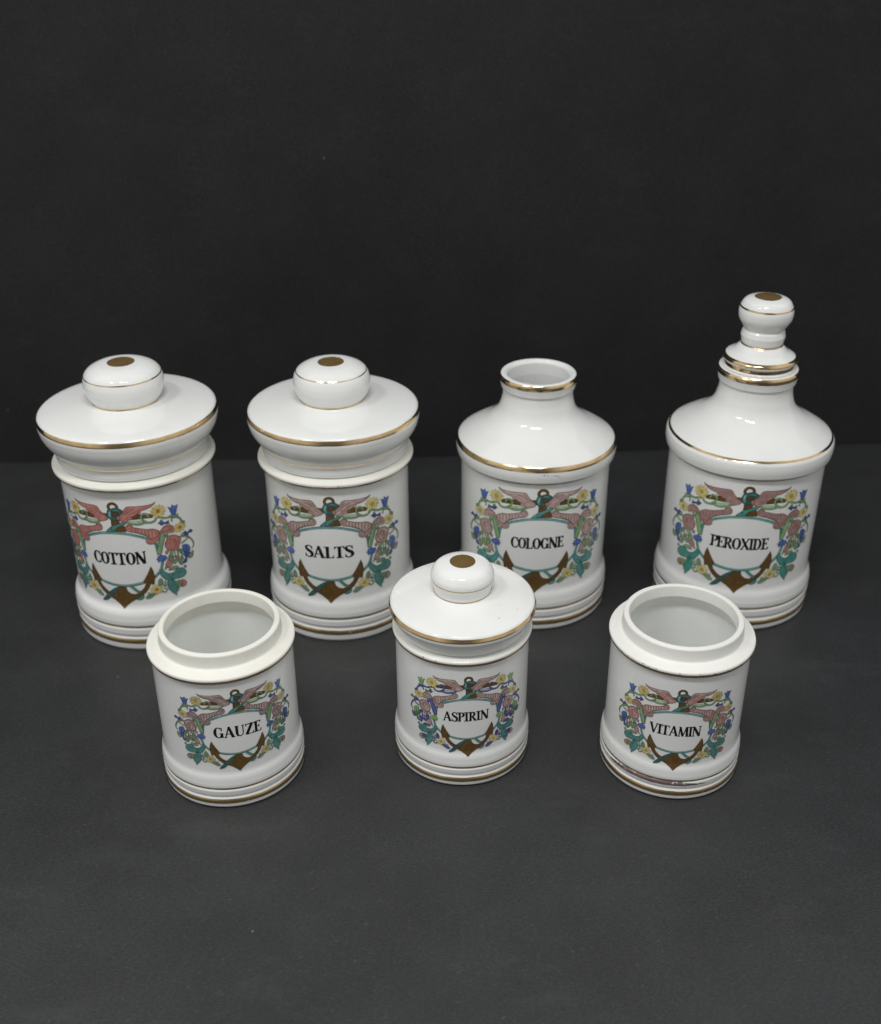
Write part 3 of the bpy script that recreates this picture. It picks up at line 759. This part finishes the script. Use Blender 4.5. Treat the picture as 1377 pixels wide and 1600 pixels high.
('S',[(33.88,42.07),(33.96,45.17),(35.67,46.54),(37.64,45.56),(38.2,43.11),(37.28,40.79),(35.31,41.19),(34.88,43.5),(36.12,44.59)],'pink_d',None,1,0.28),
('S',[(36.9,46.07),(37.09,43.55),(36.31,42.06)],'wine',None,1,0.4),
('S',[(34.73,47.56),(37.67,46.66),(39.95,44.18)],'pink_l',None,1,0.5),
('S',[(34.66,44.47),(34.61,42.26),(36.01,39.93)],'pink_l',None,1,0.5),
('S',[(32.03,42.73),(32.68,40.94),(34.54,39.37)],'pink_l',None,1,0.4),
('P',[(24.17,34.6),(25.45,35.01),(25.06,36.47),(26.55,36.27),(27.65,37.2),(28.94,35.99),(30.5,35.93),(30.7,34.6),(31.68,33.5),(30.12,33.35),(29.96,32.14),(28.42,32.91),(27.52,31.83),(26.59,32.88),(25.37,31.74),(25.2,33.5)],'blue','blue_d',1,0),
('F',[(32.04,33.14),(33.93,33.59),(34.84,31.66),(34.45,29.31),(33.07,27.32),(31.19,26.4),(29.85,27.45),(29.67,29.2),(30.85,31.29)],'pink','pink_d',1,0),
('F',[(32.26,32.61),(33.72,34.8),(35.13,33.36),(35.21,30.61),(33.61,30.08)],'green','green_d',1,0),
('F',[(38.61,31.75),(40.68,29.28),(41.72,26.31),(40.06,25.66),(38.78,27.81),(37.79,29.59),(36.74,28.42),(35.01,28.19),(36.05,30.74)],'green','green_d',1,0),
('F',[(31.15,24.73),(33.05,26.19),(35.7,26.41),(37.94,25.19),(36.15,24.09),(33.71,24.12)],'green','green_d',1,0),
('F',[(27.31,26.63),(28.31,24.4),(30.86,22.26),(33.9,21.89),(35.63,23.15),(37.4,24.03),(40.28,23.41),(42.55,20.87),(42.83,18.2),(40.67,16.64),(37.49,16.63),(34.51,17.05),(31.9,17.2),(29.4,17.52),(27.58,19.59),(25.99,22),(25.54,24.79)],'teal','teal_d',1,0),
('P',[(29.63,18),(32.16,18.26),(34.25,16.31),(34.93,13.73),(37.07,9.22),(35.21,8.87),(34.61,4.14),(31.92,7.81),(29.78,10.77),(29.31,13.94)],'teal','teal_d',1,0),
('S',[(30.86,22.26),(31.27,19.73),(32.14,17.57),(32.79,15.02),(34.39,11.62)],'teal_d',None,1,0.35),
('S',[(34.13,21.66),(33.38,19.88),(32.17,18.49)],'green_d',None,1,0.5),
('S',[(40.24,21.68),(38.1,20.76),(35.07,20.15)],'teal_d',None,1,0.28),
('F',[(34.45,14.48),(36.69,14.97),(39,14.36),(39.59,12.01),(38.65,10.32),(36.36,11.29)],'green','green_d',1,0),
('F',[(39,14.45),(40.61,14.11),(42.34,12.01),(41.9,10.02),(39.42,9.28),(37.87,10.65),(39.48,12.05)],'pink','pink_d',1,0),
('F',[(28.06,17.59),(29.41,18.07),(30.05,16.47),(29.36,15.78),(27.58,15.9)],'green_p','green_d',1,0),
('F',[(23.69,15.29),(23.67,17.74),(25.3,20.05),(26.65,17.34),(26.03,14.76)],'green','green_d',1,0),
('F',[(14.58,6.73),(15.74,8.4),(18.19,9.8),(21.12,9.28),(19.44,7.67),(16.48,6.08)],'green','green_d',1,0),
('S',[(26.61,12.03),(28.15,11.78),(28.69,10.44),(27.87,9.31),(26.33,9.33),(25.36,10.32)],'green','green_d',1,0.5),
('F',[(34.95,36.07),(36.19,36.72),(36.9,35.31),(36.36,33.49),(35.27,33.46)],'green_p','green_d',1,0),
('F',[(40.6,37.62),(41.94,35.69),(41.61,33.79),(40.28,35.5)],'green','green_d',1,0),
('F',[(43.3,45.44),(42.5,47.57),(43.94,47.83),(44.78,45.68)],'green','green_d',1,0),
('F',[(31.52,50.45),(32.69,51.16),(33.59,49.74),(32.17,48.69)],'green','green_d',1,0),
('F',[(30.45,62.2),(31.09,60.9),(30.17,59.89),(29.54,61.39)],'green','green_d',1,0),
('F',[(44.46,56.92),(45.93,55.61),(45.29,54.34),(43.96,55.59)],'green','green_d',1,0),
('F',[(36.34,32.44),(37.37,33.84),(38.26,32.12),(37.4,30.65)],'pink','pink_d',1,0),
('F',[(40.49,32.55),(41.83,31.05),(42.06,29.12),(40.71,30.4)],'green','green_d',1,0),
('F',[(42.52,24.57),(43.64,23.13),(42.75,22.3),(41.66,23.81)],'green','green_d',1,0),
('F',[(29.83,26.64),(29.18,27.67),(28.63,26.58),(29.27,25.46)],'green_p','green_d',1,0),
('F',[(26.68,14.8),(28,15.07),(28.63,13.48),(27.3,13.21)],'green','green_d',1,0),
('F',[(35.1,10.64),(36.31,8.98),(35.77,7.33),(34.81,8.65)],'green','green_d',1,0),
('F',[(16.95,8.65),(16.18,9.72),(16.61,10.81),(17.71,9.9)],'green_p','green_d',1,0),
('S',[(15.52,7.51),(17.34,8.25),(19.39,8.84)],'green_d',None,1,0.22),
('S',[(25.27,18.91),(25.14,17.1),(24.76,15.37)],'green_d',None,1,0.22),
('S',[(38.34,31.18),(39.33,28.94),(40.24,26.5)],'green_d',None,1,0.22),
('S',[(35.43,14.46),(37.4,12.72),(40.01,11.59)],'green_d',None,1,0.22),
('S',[(44.59,38.12),(45.13,35.61),(44.77,33.05)],'blue_d',None,1,0.3),
('S',[(5.79,16.66),(7.67,14.71),(9.55,12.71),(11.67,11.56)],'teal','teal_d',0,1.5),
('F',[(8.77,6.49),(10.98,7.92),(13.3,9.25),(13.54,7.82),(12.1,6.15),(9.73,5.8)],'teal','teal_d',0,0),
('P',[(-0.04,-0.44),(2.15,2.03),(5.39,4.81),(9.38,7.14),(12.58,9.03),(15.02,11.31),(17.18,14.17),(18.8,17.4),(20.8,16.17),(21.78,22.14),(21.16,26.85),(20.14,30.03),(18.63,26.5),(16.61,22.79),(14.38,19.41),(15.8,17.66),(14.81,15.05),(11.88,12),(8.69,10.09),(5.58,10.55),(3.39,12.55),(2.45,15.79),(0.53,15.85)],'brown','brown_d',2,0),
('F',[(-2.57,15.13),(-5.21,14.03),(-8.73,11.23),(-12.02,7.78),(-15.5,3.24),(-11.64,4.3),(-8.11,8.05),(-3.79,12.46)],'teal_dk','teal_d',0,0),
('F',[(0.36,73.03),(3.39,73.76),(6.34,72.5),(7.53,71.02),(6.13,69.73),(4.13,68.3),(3.24,66.38),(3.09,65.43),(1,65.09),(-1.45,65.67),(-2.88,67.97),(-2.56,71),(-1.35,72.68)],'teal_dk','teal_d',0,0),
('F',[(0.63,70.16),(2.53,70.77),(4.58,70.43),(3.96,68.73),(2.43,67.89),(0.81,68.1)],'brown','brown_d',0,0),
('F',[(-1.38,72.12),(0.07,72.38),(-0.25,70.01),(-0.36,67.22),(0.46,65.94),(-1.31,66.1),(-2.5,67.99),(-2.19,70.8)],'teal','teal_d',0,0),
('F',[(-1.23,71.06),(-0.47,71.08),(-0.8,69.35),(-0.8,67.42),(-1.62,68.03),(-1.85,69.74)],'teal_l',None,0,0),
('S',[(1.25,71.76),(3.52,72.17),(5.55,71.38)],'teal',None,0,0.6),
('F',[(3.16,67.46),(4.5,67.99),(5.29,66.97),(4.79,65.7),(3.47,65.43)],'pink','pink_d',0,0),

]
CUT = draw_design(DESIGN)

def emblem(parent, variant, rad, lm, prof, s):
    """lm: measured arc/height of anchor tip, left wing tip, right wing tip"""
    (tx, tz), (lx, lz), (rx, rz) = lm
    a = (rx - lx) / 55.6; c = (rz - lz) / 55.6
    b = ((rx + lx) / 2 - tx) / 74.8; d = ((rz + lz) / 2 - tz) / 74.8
    return wrap('emblem', parent, CUT, lambda k: ink(k, variant), ((a, b, tx), (c, d, tz)), rad, prof, s, base=0.07)

# ------------------------------------------------------------------ large lidded jars
def large_jar(x, y, s, label, variant, lm, word, kg, seed, foot_k=1.0, rim_gaps=(), lid_gaps=(), chip_spots=()):
    root = empty('apothecary_jar', x, y, label, 'jar', 'white porcelain apothecary jars and bottles')
    prof = profile([(p[0] * (foot_k if p[1] < 30 else 1.0),) + tuple(p[1:]) for p in LARGE])
    B = solids(root, prof, ('foot', 'body', 'rim'), s, {'rim': BISQUE})
    band('gold_band', B['foot'], prof, (50 * foot_k, 5.8), (49.6 * foot_k, 9.2), GOLD_D, s, .22, seed=seed)
    band('gold_band', B['foot'], prof, (49.3 * foot_k, 17.5), (49.3 * foot_k, 18.7), GOLD_D, s, .06, seed=seed + 1)
    band('gold_band', B['rim'], prof, (48.0, 115.2), (50.75, 117.2), GOLD, s, .16, gaps=rim_gaps, seed=seed + 2)
    if chip_spots: chips(B['rim'], prof, chip_spots, s)
    lp = profile(LID_L)
    me = lathe_mesh(strips_of(lp, 'lid'), 176, s, WOB, 'lid'); lid = link('lid', me, root, [GLAZE])
    kn = link('knob', lathe_mesh(strips_of(lp, 'knob'), 128, s, WOB, 'knob'), lid, [GLAZE])
    band('gold_band', lid, lp, (55.2, 147.6), (54.4, 150.4), GOLD, s, .12, gaps=lid_gaps, seed=seed + 3)
    band('gold_band', lid, lp, (47.4, 129.0), (47.9, 129.7), GOLD, s, .05, seed=seed + 4)
    band('gold_band', lid, lp, (21.25, 156.6), (21.3, 157.5), GOLD, s, .08, seed=seed + 5)
    band('gold_band', lid, lp, (23.4, kg - .35), (23.2, kg + .35), GOLD, s, .08, seed=seed + 6)
    band('gold_cap', lid, lp, (8.3, 180.1), (0.02, 180.5), GOLD_DOT, s, .1, seed=seed + 7)
    emblem(B['body'], variant, 47.14 * s, lm, prof, s)
    lettering(B['body'], *word[:1], *word[1:7], 47.14 * s, prof, s, *word[7:])
    return root

large_jar(-199.36, 651.47, 1.008, 'large lidded white jar lettered COTTON with a rosy emblem, behind the GAUZE jar', 'rosy',
          ((-6.8, 31.7), (-32.6, 106.0), (21.8, 105.9)), ('COTTON', -23.6, 11.6, 63.2, 64.2, 9.1, 8.6, .20, .08, -.01), 173.4, 3,
          foot_k=1.03, rim_gaps=(), lid_gaps=())
large_jar(-70.30, 658.14, 0.991, 'large lidded white jar lettered SALTS, between the COTTON jar and the COLOGNE bottle', 'plain',
          ((-3.4, 30.4), (-30.1, 104.7), (25.5, 105.5)), ('SALTS', -18.8, 12.6, 63.2, 63.8, 8.6, 8.4, .20, .065, .03), 176.0, 11,
          lid_gaps=(),
          chip_spots=((-7, 50.9, 117.3, 1.6, .5), (-4.5, 50.9, 117.6, 1.1, .35), (-9.2, 50.9, 117.6, .8, .3), (6.5, 50.9, 117.8, 1.8, .45), (9, 50.9, 118.2, .9, .3)))

# ------------------------------------------------------------------ bottles
def bottle(x, y, s, label, variant, lm, word, ringg, seed, chip_spots=()):
    root = empty('apothecary_bottle', x, y, label, 'bottle', 'white porcelain apothecary jars and bottles')
    prof = profile(BOTTLE)
    B = solids(root, prof, ('foot', 'body', 'neck'), s, {})
    band('gold_band', B['foot'], prof, (52.1, 4.9), (51.8, 8.3), GOLD_D, s, .22, seed=seed)
    band('gold_band', B['foot'], prof, (51.5, 16.7), (51.5, 17.6), GOLD_D, s, .06, seed=seed + 1)
    band('gold_band', B['body'], prof, *ringg, GOLD, s, .14, seed=seed + 2)
    band('gold_band', B['body'], prof, (49.6, 110.0), (50.2, 110.8), GOLD_D, s, .05, seed=seed + 3)
    band('gold_band', B['neck'], prof, (25.2, 162.6), (24.4, 166.2), GOLD, s, .1, seed=seed + 4)
    band('gold_band', B['neck'], prof, (23.0, 157.1), (23.7, 157.4), GOLD_D, s, .04, seed=seed + 5)
    if chip_spots: chips(B['body'], prof, chip_spots, s)
    emblem(B['body'], variant, 49.49 * s, lm, prof, s)
    lettering(B['body'], *word[:1], *word[1:7], 49.49 * s, prof, s, *word[7:])
    return root

bottle(61.06, 672.41, 0.995, 'open white bottle lettered COLOGNE with no stopper, behind the ASPIRIN jar', 'light',
       ((-1.9, 29.8), (-27.5, 104.0), (28.3, 103.6)), ('COLOGNE', -18.2, 16.6, 62.5, 63.1, 8.3, 7.9, .19, .08, -.02), ((52.45, 119.8), (51.4, 122.9)), 23,
       chip_spots=((1.5, 52.8, 118.6, 2.2, .5), (4.2, 52.8, 118.3, 1.2, .6), (8.5, 52.9, 118.2, 1.6, .45), (10.6, 52.9, 117.6, 2.0, .6), (12, 52.9, 116.7, 1.2, .4), (6.5, 52.9, 117.9, .7, .35)))
pb = bottle(201.59, 672.18, 1.02, 'white bottle lettered PEROXIDE closed with a tall ball stopper, behind the VITAMIN jar', 'mauve',
            ((-10.5, 29.7), (-38.7, 104.0), (17.5, 106.4)), ('PEROXIDE', -29.6, 7.6, 61.3, 62.6, 8.5, 8.2, .18, .075, -.03), ((51.5, 122.6), (50.3, 123.7)), 31)
sp = profile(STOPPER)
st = link('stopper', lathe_mesh(strips_of(sp, 'stopper'), 128, 1.02, WOB, 'stopper'), pb, [GLAZE])
link('knob', lathe_mesh(strips_of(sp, 'knob'), 96, 1.02, WOB, 'knob'), st, [GLAZE])
band('gold_band', st, sp, (22.75, 171.5), (21.1, 174.5), GOLD, 1.02, .1, seed=41)
band('gold_band', st, sp, (21.2, 167.9), (21.2, 170.1), GOLD, 1.02, .1, seed=42)
band('gold_band', st, sp, (12.9, 181.2), (12.5, 182.0), GOLD_D, 1.02, .06, seed=43)
band('gold_band', st, sp, (15.6, 204.4), (15.2, 205.4), GOLD, 1.02, .1, seed=44)
band('gold_cap', st, sp, (8.1, 210.7), (0.02, 211.3), GOLD_DOT, 1.02, .25, seed=45)

# ------------------------------------------------------------------ small jars
def small_jar(x, y, s, label, variant, lm, word, seed, rim, lid=False, thin=True, chip_spots=()):
    root = empty('apothecary_jar', x, y, label, 'jar', 'white porcelain apothecary jars and bottles')
    prof = profile(SMALL)
    B = solids(root, prof, ('foot', 'body', 'rim'), s, {'rim': rim})
    band('gold_band', B['foot'], prof, (39.2, 4.0), (39.1, 7.0), GOLD_D, s, .2, seed=seed)
    if thin: band('gold_band', B['foot'], prof, (38.6, 13.3), (38.6, 14.3), GOLD_D, s, .06, seed=seed + 1)
    band('gold_band', B['rim'], prof, (37.7, 82.6), (38.9, 84.8), GOLD_D, s, .14, seed=seed + 2)
    if chip_spots: chips(B['rim'], prof, chip_spots, s)
    if lid:
        lp = profile(LID_S)
        ld = link('lid', lathe_mesh(strips_of(lp, 'lid'), 176, s, WOB, 'lid'), root, [GLAZE])
        link('knob', lathe_mesh(strips_of(lp, 'knob'), 128, s, WOB, 'knob'), ld, [GLAZE])
        band('gold_band', ld, lp, (40.4, 99.3), (39.7, 101.6), GOLD, s, .1, seed=seed + 3)
        band('gold_band', ld, lp, (15.9, 108.1), (15.95, 108.7), GOLD_D, s, .05, seed=seed + 4)
        band('gold_band', ld, lp, (17.1, 115.7), (17.15, 116.3), GOLD_D, s, .06, seed=seed + 5)
        band('gold_cap', ld, lp, (6.9, 124.7), (0.02, 125.3), GOLD_DOT, s, .1, seed=seed + 6)
        chips(ld, lp, ((38, 31, 104.3, 1.0, .5), (62, 33, 103.8, .8, .4), (55, 24, 105.8, .5, .4)), s)
    emblem(B['body'], variant, 37.28 * s, lm, prof, s)
    lettering(B['body'], *word[:1], *word[1:7], 37.28 * s, prof, s, *word[7:])
    return root, B, prof

small_jar(-119.74, 493.90, 1.009, 'small open white jar lettered GAUZE with a cream unglazed rim', 'grey',
          ((10.5, 25.4), (-7.4, 76.6), (30.3, 76.6)), ('GAUZE', -1.0, 24.4, 48.3, 47.5, 7.2, 6.8, .19, .06, .03), 53, BISQUE)
small_jar(9.79, 509.39, 0.988, 'small white jar lettered ASPIRIN with its knobbed lid on', 'swapped',
          ((2.8, 21.8), (-16.5, 73.0), (20.6, 73.3)), ('ASPIRIN', -10.8, 14.2, 45.0, 45.6, 6.3, 6.0, .18, .065, .03), 61, GLAZE_C, lid=True,
          chip_spots=((-33, 38.9, 85.6, 1.0, .7), (-22, 38.9, 85.6, 1.3, .4), (-35.5, 38.9, 85.2, .6, .3)))
vj, VB, vp = small_jar(128.20, 498.49, 1.002, 'small open white jar lettered VITAMIN with a chipped rim and rubbed purple line', 'rosy_soft',
          ((-5.5, 21.5), (-24.9, 72.5), (13.3, 73.0)), ('VITAMIN', -20.1, 7.2, 43.6, 44.0, 6.5, 6.5, .18, .06, -.02), 71, BISQUE_W,
          chip_spots=((-63, 38.9, 85.0, 1.8, .5), (-56, 38.9, 85.1, 1.1, .4), (-41, 38.95, 85.8, 1.6, .35), (-36, 38.9, 85.2, 1.2, .4), (-30, 38.95, 85.8, .9, .3), (-12, 38.9, 85.6, 1.0, .4), (3, 38.9, 85.7, .8, .3), (15, 38.9, 85.1, 1.8, .4), (26, 38.95, 85.4, 1.2, .35), (40, 38.9, 85.0, 1.6, .4)))
band('lustre_band', VB['foot'], vp, (38.3, 13.2), (38.6, 14.2), GOLD_D, 1.002, .1, seed=77)
band('lustre_band', VB['foot'], vp, (39.1, 10.9), (38.7, 13.3), LUSTRE, 1.002, .35, seed=79, arc=(-75, 22), taper=22, off=0.1, label='wide rubbed purple lustre streak')
